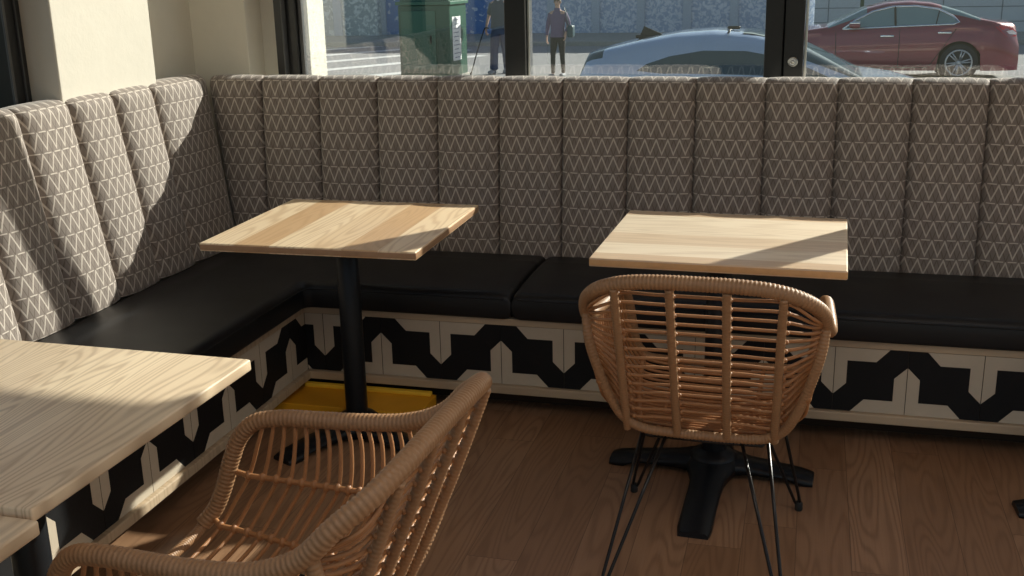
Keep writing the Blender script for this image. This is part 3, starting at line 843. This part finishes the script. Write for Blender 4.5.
# ------------------------------------------------------------------ cars
def interp(tab, x):
    if x <= tab[0][0]: return tab[0][1]
    for (a, p), (c, q) in zip(tab[:-1], tab[1:]):
        if x <= c: 
            t = (x-a)/(c-a); return p+(q-p)*t
    return tab[-1][1]
def make_car(name, label, cat, loc, rz, paint, L, hw, top, belt, wheels, wr, windows, glass, ws, extras, rim_out=True):
    """x along the car (0 = nose), y across (near side is negative y), z up from road"""
    root = empty(name, loc, rz); tag(root, label, cat)
    sill = .20
    xs = sorted(set([L*k/70 for k in range(71)] + [wx + d*wr*1.13/12 for wx in wheels for d in range(-12, 13)]))
    def W(x):
        e0 = max(0, 1-x/.55); e1 = max(0, 1-(L-x)/.50)
        return hw*(1 - .30*e0**2 - .22*e1**2)
    rows = []
    K = .50
    def side(x, z):
        bz = interp(belt, x); w_ = W(x)
        if z <= bz: 
            t = max(0, min(1, (z-sill)/(bz-sill))); return w_*(.955 + .045*max(0.0, sin(pi*min(1, t*1.15)))**.7 - .02*t)
        return side(x, bz) - .01 - K*(z-bz)
    gl = []
    for x in xs:
        zb = sill
        for wx in wheels:
            d = abs(x-wx); R_ = wr*1.13
            if d < R_: zb = max(zb, wr + sqrt(R_*R_-d*d))
        if x < .5: zb = max(zb, sill + .06*(1-x/.5))
        bz = interp(belt, x); tz = max(interp(top, x), bz+.004)
        hg = tz-bz
        pts = []
        for q in (0, .12, .3, .5, .7, .85, 1.0):
            z = zb+(bz-zb)*q; pts.append((side(x, z), z))
        e = min(1, hg/.12)
        for q in (.25, .5, .75):
            z = bz+hg*.88*q; pts.append((side(x, z) if hg > .05 else side(x, bz)-.02*q, z if hg > .05 else bz+hg*q))
        z8 = bz+hg*.90; w8 = (side(x, z8)) if hg > .05 else side(x, bz)-.05
        pts.append((w8-.03*e, z8)); pts.append((w8-.12, bz+hg*.97)); pts.append((w8*.45, tz-.004)); 
        rows.append([Vector((x, -w_, z)) for w_, z in pts] + [Vector((x, 0, tz))] + [Vector((x, w_, z)) for w_, z in reversed(pts)])
    m = MB(); n = len(rows[0])
    m.grid(rows, True)
    for j in range(len(rows)-1):
        xm = (xs[j]+xs[j+1])/2
        for i in range(n-1):
            if 9 <= i <= n-2-9 and any(a < xm < c for a, c in ws): m.m[j*(n-1)+i] = 1
    # close ends
    m.add(rows[0], [tuple(range(n))], False); m.add(rows[-1], [tuple(range(n))], False)
    m.mi = 2
    m.box((L/2, 0, .32), (L*.90, hw*1.5, .24)); 
    m.build('car_body', [paint, glass, M['tire']], root)
    # dark wheel wells
    RX = Matrix.Rotation(pi/2, 3, 'X')
    for wx in wheels:
        for s_ in (-1, 1):
            m = MB(); m.lathe([(wr*1.10, -.02), (wr*1.12, .02)], (wx, s_*(hw-.30), wr), 28, RX); m.build('wheel_well', M['tire'], root)
    for wpoly in windows:
        g = MB(); P = [Vector((x, -(side(x, z)+.006), z)) for x, z in wpoly]
        g.add(P + [p+Vector((0, .01, 0)) for p in P], [tuple(range(len(P))), tuple(reversed(range(len(P), 2*len(P))))] )
        g.build('side_window', glass, root)
        g = MB(); P2 = [Vector((x, (side(x, z)+.006), z)) for x, z in wpoly]
        g.add(P2 + [p-Vector((0, .01, 0)) for p in P2], [tuple(reversed(range(len(P)))), tuple(range(len(P), 2*len(P)))])
        g.build('side_window', glass, root)
    for wx in wheels:
        for s_ in (-1, 1):
            wroot = MB(); c = (wx, s_*(hw-.115), wr)
            MM = RX
            w_ = .11
            wroot.lathe([(wr*.66, -w_), (wr*.92, -w_), (wr*.99, -w_*.8), (wr, -w_*.5), (wr, w_*.5), (wr*.99, w_*.8), (wr*.92, w_), (wr*.66, w_)], c, 36, MM)
            t_ = wroot.build('wheel', M['tire'], root)
            rm = MB(); oy = s_*(.10)
            base_c = Vector((wx, s_*(hw-.115), wr))
            rm.tube([base_c + Vector((cos(2*pi*k/36)*wr*.66, oy*1.06, sin(2*pi*k/36)*wr*.66)) for k in range(36)], .018, 6, closed=True)
            for k in range(6):
                for dd in (-.13, .13):
                    a = 2*pi*k/6 + .2
                    p0 = base_c + Vector((cos(a+dd*1.8)*wr*.12, oy*1.0, sin(a+dd*1.8)*wr*.12)); p1 = base_c + Vector((cos(a+dd)*wr*.66, oy*1.06, sin(a+dd)*wr*.66))
                    rm.tube([p0, p1], [.020, .013], 6)
            rm.sphere(base_c+Vector((0, oy, 0)), .05, 8, (1, .4, 1))
            rm.build('alloy_rim', M['alloy'], t_)
    for (nm, mat, fn) in extras:
        for part in fn(side): part.build(nm, mat, root)
    return root
# maroon saloon: nose at the left
topM = [(0, .62), (.06, .70), (.5, .86), (1.25, .97), (1.45, 1.0), (2.10, 1.33), (2.5, 1.43), (2.9, 1.455), (3.3, 1.42), (3.8, 1.27), (4.15, 1.13), (4.45, 1.06), (4.72, 1.045), (4.80, .98), (4.84, .62)]
beltM = [(0, .60), (.5, .80), (1.3, .92), (2.3, .955), (3.6, 1.00), (4.4, 1.01), (4.84, .60)]
def each(gen):
    def f(side):
        out = []
        for g in gen(side):
            e = MB(); g(e); out.append(e)
        return out
    return f
def win_trim(side):
    P = [(1.72, .955), (1.95, 1.12), (2.25, 1.27), (2.6, 1.352), (3.0, 1.36), (3.4, 1.30), (3.66, 1.17), (3.76, 1.07), (3.66, 1.035), (2.7, 1.0), (1.72, .955)]
    for s_ in (-1, 1): yield lambda e: e.tube([Vector((x, s_*(side(x, z)+.010), z)) for x, z in P], .022, 6)
def handles(side):
    for x, z in ((2.52, .83), (3.52, .885)):
        for s_ in (-1, 1): yield lambda e: e.rbox((x, s_*(side(x, z)+.015), z), (.24, .03, .042), .012)
def mirror_(side):
    for s_ in (-1, 1): yield lambda e: e.rbox((1.93, s_*(side(1.93, .95)+.09), 1.035), (.20, .20, .12), .05)
def mirror_chrome(side):
    for s_ in (-1, 1): yield lambda e: e.rbox((1.93, s_*(side(1.93, .95)+.10), 1.075), (.19, .17, .05), .02)
def plate(P, off):
    def gen(side):
        n = len(P)
        for s_ in (-1, 1):
            V = [Vector((x, s_*(side(x, z)+off), z)) for x, z in P]
            yield lambda e: e.add(V+[v-Vector((0, s_*.03, 0)) for v in V], [tuple(range(n)), tuple(range(2*n-1, n-1, -1))] + [(i, (i+1) % n, n+(i+1) % n, n+i) for i in range(n)])
    return gen
tail = plate([(4.38, .99), (4.50, 1.0), (4.70, .96), (4.795, .86), (4.77, .80), (4.60, .80), (4.48, .90)], .010)
tail2 = plate([(4.58, .90), (4.70, .92), (4.79, .86), (4.77, .83), (4.64, .85)], .016)
def seams(side):
    for (x0, z0), (x1, z1) in (((1.62, .32), (1.60, .9)), ((2.74, .26), (2.74, .96)), ((3.30, .30), (3.72, .96)), ((1.75, .26), (3.28, .26))):
        pts = [Vector((x0+(x1-x0)*t/8, -(side(x0+(x1-x0)*t/8, z0+(z1-z0)*t/8)+.001), z0+(z1-z0)*t/8)) for t in range(9)]
        yield lambda e: e.tube(pts, .006, 5)
def pillar(side):
    for x0, z0, x1, z1 in ((2.66, 1.0, 2.64, 1.35), (3.36, 1.02, 3.42, 1.29)):
        yield lambda e: e.tube([Vector((x0, -(side(x0, z0)+.012), z0)), Vector((x1, -(side(x1, z1)+.012), z1))], .020 if x0 < 3 else .009, 6)
make_car('saloon_car', 'maroon saloon car parked across the street, upper right', 'car', (.57, 19.32, GZ), 0, M['maroon'], 4.84, .93, topM, beltM, (.96, 3.80), .345,
         [[(1.72, .955), (1.95, 1.12), (2.25, 1.27), (2.6, 1.352), (3.0, 1.36), (3.4, 1.30), (3.66, 1.17), (3.76, 1.07), (3.66, 1.035), (2.7, 1.0)]], M['carglass'], [(1.46, 2.12), (3.45, 4.12)],
         [('window_trim', M['chrome'], each(win_trim)), ('door_handle', M['chrome'], each(handles)), ('wing_mirror', M['maroon'], each(mirror_)), ('mirror_cap', M['chrome'], each(mirror_chrome)),
          ('tail_lamp', M['red'], each(tail)), ('reversing_lamp', M['clearlens'], each(tail2)), ('panel_gap', M['tire'], each(seams)), ('window_pillar', M['tire'], each(pillar))])
# silver-blue hatchback, nearer; mirrored so its tail is on the left: build with nose at 0 and turn round
topB = [(0, .62), (.08, .74), (.9, .98), (1.25, 1.03), (1.95, 1.38), (2.4, 1.475), (2.8, 1.505), (3.2, 1.48), (3.6, 1.41), (3.95, 1.33), (4.18, 1.27), (4.28, 1.0), (4.36, .62)]
beltB = [(0, .60), (.8, .88), (1.6, .97), (3.2, 1.03), (4.1, 1.06), (4.3, .9), (4.36, .60)]
def fin(side):
    yield lambda e: e.add([(3.40, -.030, 1.43), (3.70, -.030, 1.385), (3.64, -.006, 1.53), (3.40, .030, 1.43), (3.70, .030, 1.385), (3.64, .006, 1.53)], [(0, 1, 2), (5, 4, 3), (0, 3, 4, 1), (1, 4, 5, 2), (2, 5, 3, 0)])
def finbase(side):
    yield lambda e: e.rbox((3.56, 0, 1.415), (.34, .12, .04), .015)
def roofseam(side):
    yield lambda e: e.tube([Vector((2.65, y*.6, 1.505-.02*abs(y*.6)/.6)) for y in (-1, 0, 1)], .010, 5)
def clip_(side):
    yield lambda e: e.rbox((2.62, .15, 1.515), (.14, .06, .035), .012)
def moon(side):
    yield lambda e: e.grid([[Vector((x, y, interp(topB, x)+.004-.03*(abs(y)/.7)**3)) for y in (-.5, -.25, 0, .25, .5)] for x in (1.98, 2.1, 2.25, 2.4, 2.5)], True)
bc = make_car('hatchback_car', 'silver-blue hatchback parked nearest the window between the two mullions', 'car', (3.54, 9.25, GZ), pi, M['bluecar'], 4.36, .90, topB, beltB, (.85, 3.50), .33,
         [[(1.50, 1.0), (1.75, 1.11), (2.05, 1.23), (2.45, 1.30), (2.9, 1.305), (3.25, 1.25), (3.5, 1.17), (3.6, 1.10), (3.3, 1.07), (2.5, 1.02)]], M['darkglass'], [(1.27, 1.97), (3.99, 4.25)],
         [('roof_fin', M['iron'], each(fin)), ('fin_base', M['iron'], each(finbase)), ('roof_seam', M['iron'], each(roofseam)), ('roof_clip', M['iron'], each(clip_)), ('sunroof', M['darkglass'], each(moon))])

# ------------------------------------------------------------------ people
def skin_mesh(name, verts, edges, radii, mat, parent=None, sub=2, root=0):
    me = bpy.data.meshes.new(name); me.from_pydata(verts, edges, []); me.update(); me.materials.append(mat)
    o = bpy.data.objects.new(name, me); COL.objects.link(o)
    if parent is not None: o.parent = parent
    md = o.modifiers.new('Skin', 'SKIN'); md.use_smooth_shade = True
    me.skin_vertices.new() if hasattr(me.skin_vertices, 'new') and not me.skin_vertices else None
    if not me.skin_vertices:
        bpy.context.view_layer.objects.active = o; o.select_set(True); bpy.ops.mesh.customdata_skin_add(); o.select_set(False)
    for i, r in enumerate(radii):
        me.skin_vertices[0].data[i].radius = r if isinstance(r, tuple) else (r, r)
        me.skin_vertices[0].data[i].use_root = (i == root)
    if sub:
        s = o.modifiers.new('Sub', 'SUBSURF'); s.levels = sub; s.render_levels = sub
    return o
def limb(mb, pts, rs, n=12):
    P = spline(pts, .03); 
    # radius along by nearest control
    tot = [0]
    for i in range(1, len(pts)): tot.append(tot[-1]+(Vector(pts[i])-Vector(pts[i-1])).length)
    L = [0]
    for i in range(1, len(P)): L.append(L[-1]+(P[i]-P[i-1]).length)
    rr = [interp(list(zip(tot, rs)), l*tot[-1]/L[-1]) for l in L]
    mb.tube(P, rr, n)
def hand(verts, edges, rad, wrist, sgn, scale=1.0):
    """palm, four unequal curled fingers and a thumb hanging down from the wrist vertex"""
    w0 = Vector(verts[wrist])
    palm = w0 + Vector((0, -.01, -.075)); verts.append(tuple(palm)); rad.append((.024, .036)); pi_ = len(verts)-1; edges.append((wrist, pi_))
    for k, (dy, ln) in enumerate(((-.030, .062), (-.010, .072), (.010, .068), (.029, .052))):
        a = palm + Vector((-sgn*.002, dy, -.030)); c = a + Vector((-sgn*.012, 0, -ln*.5)); e = c + Vector((-sgn*.026, 0, -ln*.4))
        i = len(verts); verts += [tuple(a), tuple(c), tuple(e)]; rad += [(.0095, .0095), (.009, .009), (.0075, .0075)]
        edges += [(pi_, i), (i, i+1), (i+1, i+2)]
    a = w0 + Vector((-sgn*.006, -.042, -.045)); c = a + Vector((-sgn*.010, -.020, -.035))
    i = len(verts); verts += [tuple(a), tuple(c)]; rad += [(.012, .012), (.009, .009)]; edges += [(wrist, i), (i, i+1)]
def person(label, loc, rz, cloth, pose):
    """faces local -y"""
    root = empty('person', loc, rz); tag(root, label, 'person')
    H = pose['h']; k = H/1.70
    V = [(0, 0, .93), (0, .0, 1.08), (0, -.005, 1.24), (0, 0, 1.40), (0, -.005, 1.49), (0, -.01, 1.56)]
    R = [(.125, .095), (.115, .085), (.135, .095), (.11, .075), (.052, .052), (.055, .055)]
    E_ = [(0, 1), (1, 2), (2, 3), (3, 4), (4, 5)]
    # head
    i = len(V); V += [(0, -.012, 1.62), (0, -.008, 1.68)]; R += [(.068, .082), (.062, .074)]; E_ += [(5, i), (i, i+1)]
    ends = {}
    for s_ in (-1, 1):
        sw = pose['legs'][0 if s_ < 0 else 1]
        i = len(V)
        V += [(s_*.085, 0, .88), (s_*.095, -.5*sw-.01, .50), (s_*.095, -sw+.03, .10), (s_*.10, -sw+.02, .045), (s_*.105, -sw-.13, .030)]
        q = pose.get('leg', 1)
        R += [(.075*q, .075*q), (.045*q, .045*q), (.034, .034), (.034, .036), (.030, .024)]
        E_ += [(0, i), (i, i+1), (i+1, i+2), (i+2, i+3), (i+3, i+4)]
        i = len(V); el, wr = pose['arms'][0 if s_ < 0 else 1]
        V += [(s_*.17, 0, 1.395), (s_*el[0], el[1], el[2]), (s_*wr[0], wr[1], wr[2])]
        R += [(.050, .050), (.037, .037), (.025, .025)]
        E_ += [(3, i), (i, i+1), (i+1, i+2)]
        hand(V, E_, R, i+2, s_)
        ends[s_] = V[i+2]
    V = [tuple(c*k for c in v) for v in V]; R = [tuple(c*k for c in r) for r in R]
    body = skin_mesh('body', V, E_, R, M['skin'], root)
    # face
    f = MB(); f.sphere((0, -.098*k, 1.618*k), .013*k, 6, (.8, 1.1, 1.4)); f.build('nose', M['skin'], body)
    for s_ in (-1, 1):
        f = MB(); f.sphere((s_*.028*k, -.088*k, 1.642*k), .010*k, 6, (1.2, .6, .7)); f.build('eye', M['blackcloth'], body)
    f = MB(); f.sphere((0, -.090*k, 1.582*k), .018*k, 6, (1.2, .35, .35)); f.build('mouth', simple_mouth, body)
    for s_ in (-1, 1):
        f = MB(); f.sphere((s_*.074*k, 0, 1.63*k), .020*k, 6, (.4, .8, 1.3)); f.build('ear', M['skin'], body)
    h = MB(); rows = []
    for a in range(0, 11):
        th = pi*a/10*.62; row = []
        for c in range(20):
            ph = 2*pi*c/20; front = max(0, -sin(ph)); t2 = th*(1-.42*front)
            row.append(Vector((.083*sin(t2)*cos(ph), .002+.098*sin(t2)*sin(ph), 1.640+.102*cos(t2)))*k)
        rows.append(row)
    h.grid(rows, True, True); h.build('hair', M['hair'], body)
    # jacket or shirt: torso shell and sleeves
    j = MB(); zt = cloth['hem']
    secs = [(zt, .172, .125), (zt+.08, .165, .120), (1.08, .155, .112), (1.22, .172, .118), (1.34, .180, .112), (1.41, .150, .092), (1.455, .085, .070), (1.48, .062, .060)]
    j.grid([[Vector((a*cos(t)*cloth.get('wide', 1), b_*sin(t), z))*k for t in [2*pi*q/24 for q in range(24)]] for z, a, b_ in secs], True, True)
    for s_ in (-1, 1):
        el, wr = pose['arms'][0 if s_ < 0 else 1]
        sh = Vector((s_*.150, 0, 1.40)); e_ = Vector((s_*el[0], el[1], el[2])); w_ = Vector((s_*wr[0], wr[1], wr[2]))
        if cloth['sleeve'] == 'long': limb(j, [sh*k, e_*k, (e_.lerp(w_, .94))*k], [.068*k, .052*k, .036*k])
        else: limb(j, [sh*k, (sh.lerp(e_, .45))*k, (sh.lerp(e_, .88))*k], [.070*k, .064*k, .062*k])
    j.build(cloth['top_name'], cloth['top'], body, sub=1)
    # trousers
    j = MB()
    j.grid([[Vector((a*cos(t), b_*sin(t), z))*k for t in [2*pi*q/24 for q in range(24)]] for z, a, b_ in ((.80, .150, .110), (.90, .165, .118), (1.0, .155, .110), (1.05, .148, .105))], True, True)
    for s_ in (-1, 1):
        sw = pose['legs'][0 if s_ < 0 else 1]
        q = cloth['leg']
        limb(j, [Vector((s_*.080, 0, .90))*k, Vector((s_*.088, -.25*sw, .70))*k, Vector((s_*.095, -.5*sw-.01, .50))*k, Vector((s_*.095, -sw+.03, cloth['legend']))*k], [.098*k, .085*k*q, .064*k*q, .052*k*q*q])
    j.build('trousers', cloth['bottom'], body, sub=1)
    for s_ in (-1, 1):
        sw = pose['legs'][0 if s_ < 0 else 1]
        f = MB(); f.rbox(Vector((s_*.103, -sw-.05, .045))*k, (.10*k, .27*k, .088*k), .04*k, 4); f.build('shoe', cloth['shoe'], body)
    return root, ends, k
simple_mouth = simple('lips', (.35, .12, .10), .5)
jr, ends, kk = person('woman walking towards the window in a purple-grey jacket and black trousers', (-3.30, 18.95, GZ), radians(-6),
    dict(hem=.88, top=M['purple'], top_name='jacket', sleeve='long', bottom=M['blackcloth'], leg=.95, legend=.09, shoe=M['shoe']),
    dict(h=1.57, leg=.85, legs=(.10, -.06), arms=(((.235, .02, 1.13), (.250, -.03, .90)), ((.240, .05, 1.15), (.215, -.10, .98)))))
c = MB(); c.grid([[Vector((a*cos(t), b_*sin(t)-.01, z))*kk for t in [2*pi*q/18 for q in range(18)]] for z, a, b_ in ((1.42, .085, .075), (1.47, .075, .068), (1.51, .068, .062))], True, True)
c.build('collar', M['purple'], jr)
b = MB(); b.rbox((-3.02, 18.93, GZ+.93), (.13, .26, .25), .05, 4)
b.tube(spline([(-3.05, 18.82, GZ+1.04), (-3.10, 18.86, GZ+1.25), (-3.16, 18.93, GZ+1.40), (-3.10, 19.02, GZ+1.25), (-3.05, 19.04, GZ+1.04)], .04), .010, 6)
tag(b.build('shoulder_bag', M['teal']), 'dark teal shoulder bag hanging at the hip of the woman in purple', 'bag')
jm, ends, kk = person('man in a charcoal short-sleeved shirt and blue jeans walking with a cane', (-4.74, 19.7, GZ), radians(-8),
    dict(hem=.90, top=M['charcoal'], top_name='shirt', sleeve='short', bottom=M['denim'], leg=1.3, wide=1.18, legend=.08, shoe=M['shoe']),
    dict(h=1.80, legs=(.16, -.12), arms=(((.255, .03, 1.14), (.265, -.09, .93)), ((.245, .04, 1.14), (.235, -.04, .92)))))
c = MB(); c.grid([[Vector((a*cos(t), b_*sin(t)-.005, z))*kk for t in [2*pi*q/18 for q in range(18)]] for z, a, b_ in ((1.44, .075, .070), (1.49, .063, .062))], True, True)
c.build('white_collar', M['white'], jm)
m = MB(); hx, hy = -5.02, 19.54
m.tube(spline([(hx+.07, hy+.03, GZ+.965), (hx+.02, hy, GZ+.975), (hx-.02, hy-.02, GZ+.94), (hx-.16, hy-.12, GZ+.48), (hx-.28, hy-.22, GZ+.02)], .05), .013, 8)
m.lathe([(.02, GZ+.001), (.02, GZ+.04), (.014, GZ+.05)], (hx-.285, hy-.222, 0), 10)
tag(m.build('walking_cane', M['iron']), 'dark walking cane held by the man in jeans', 'cane')
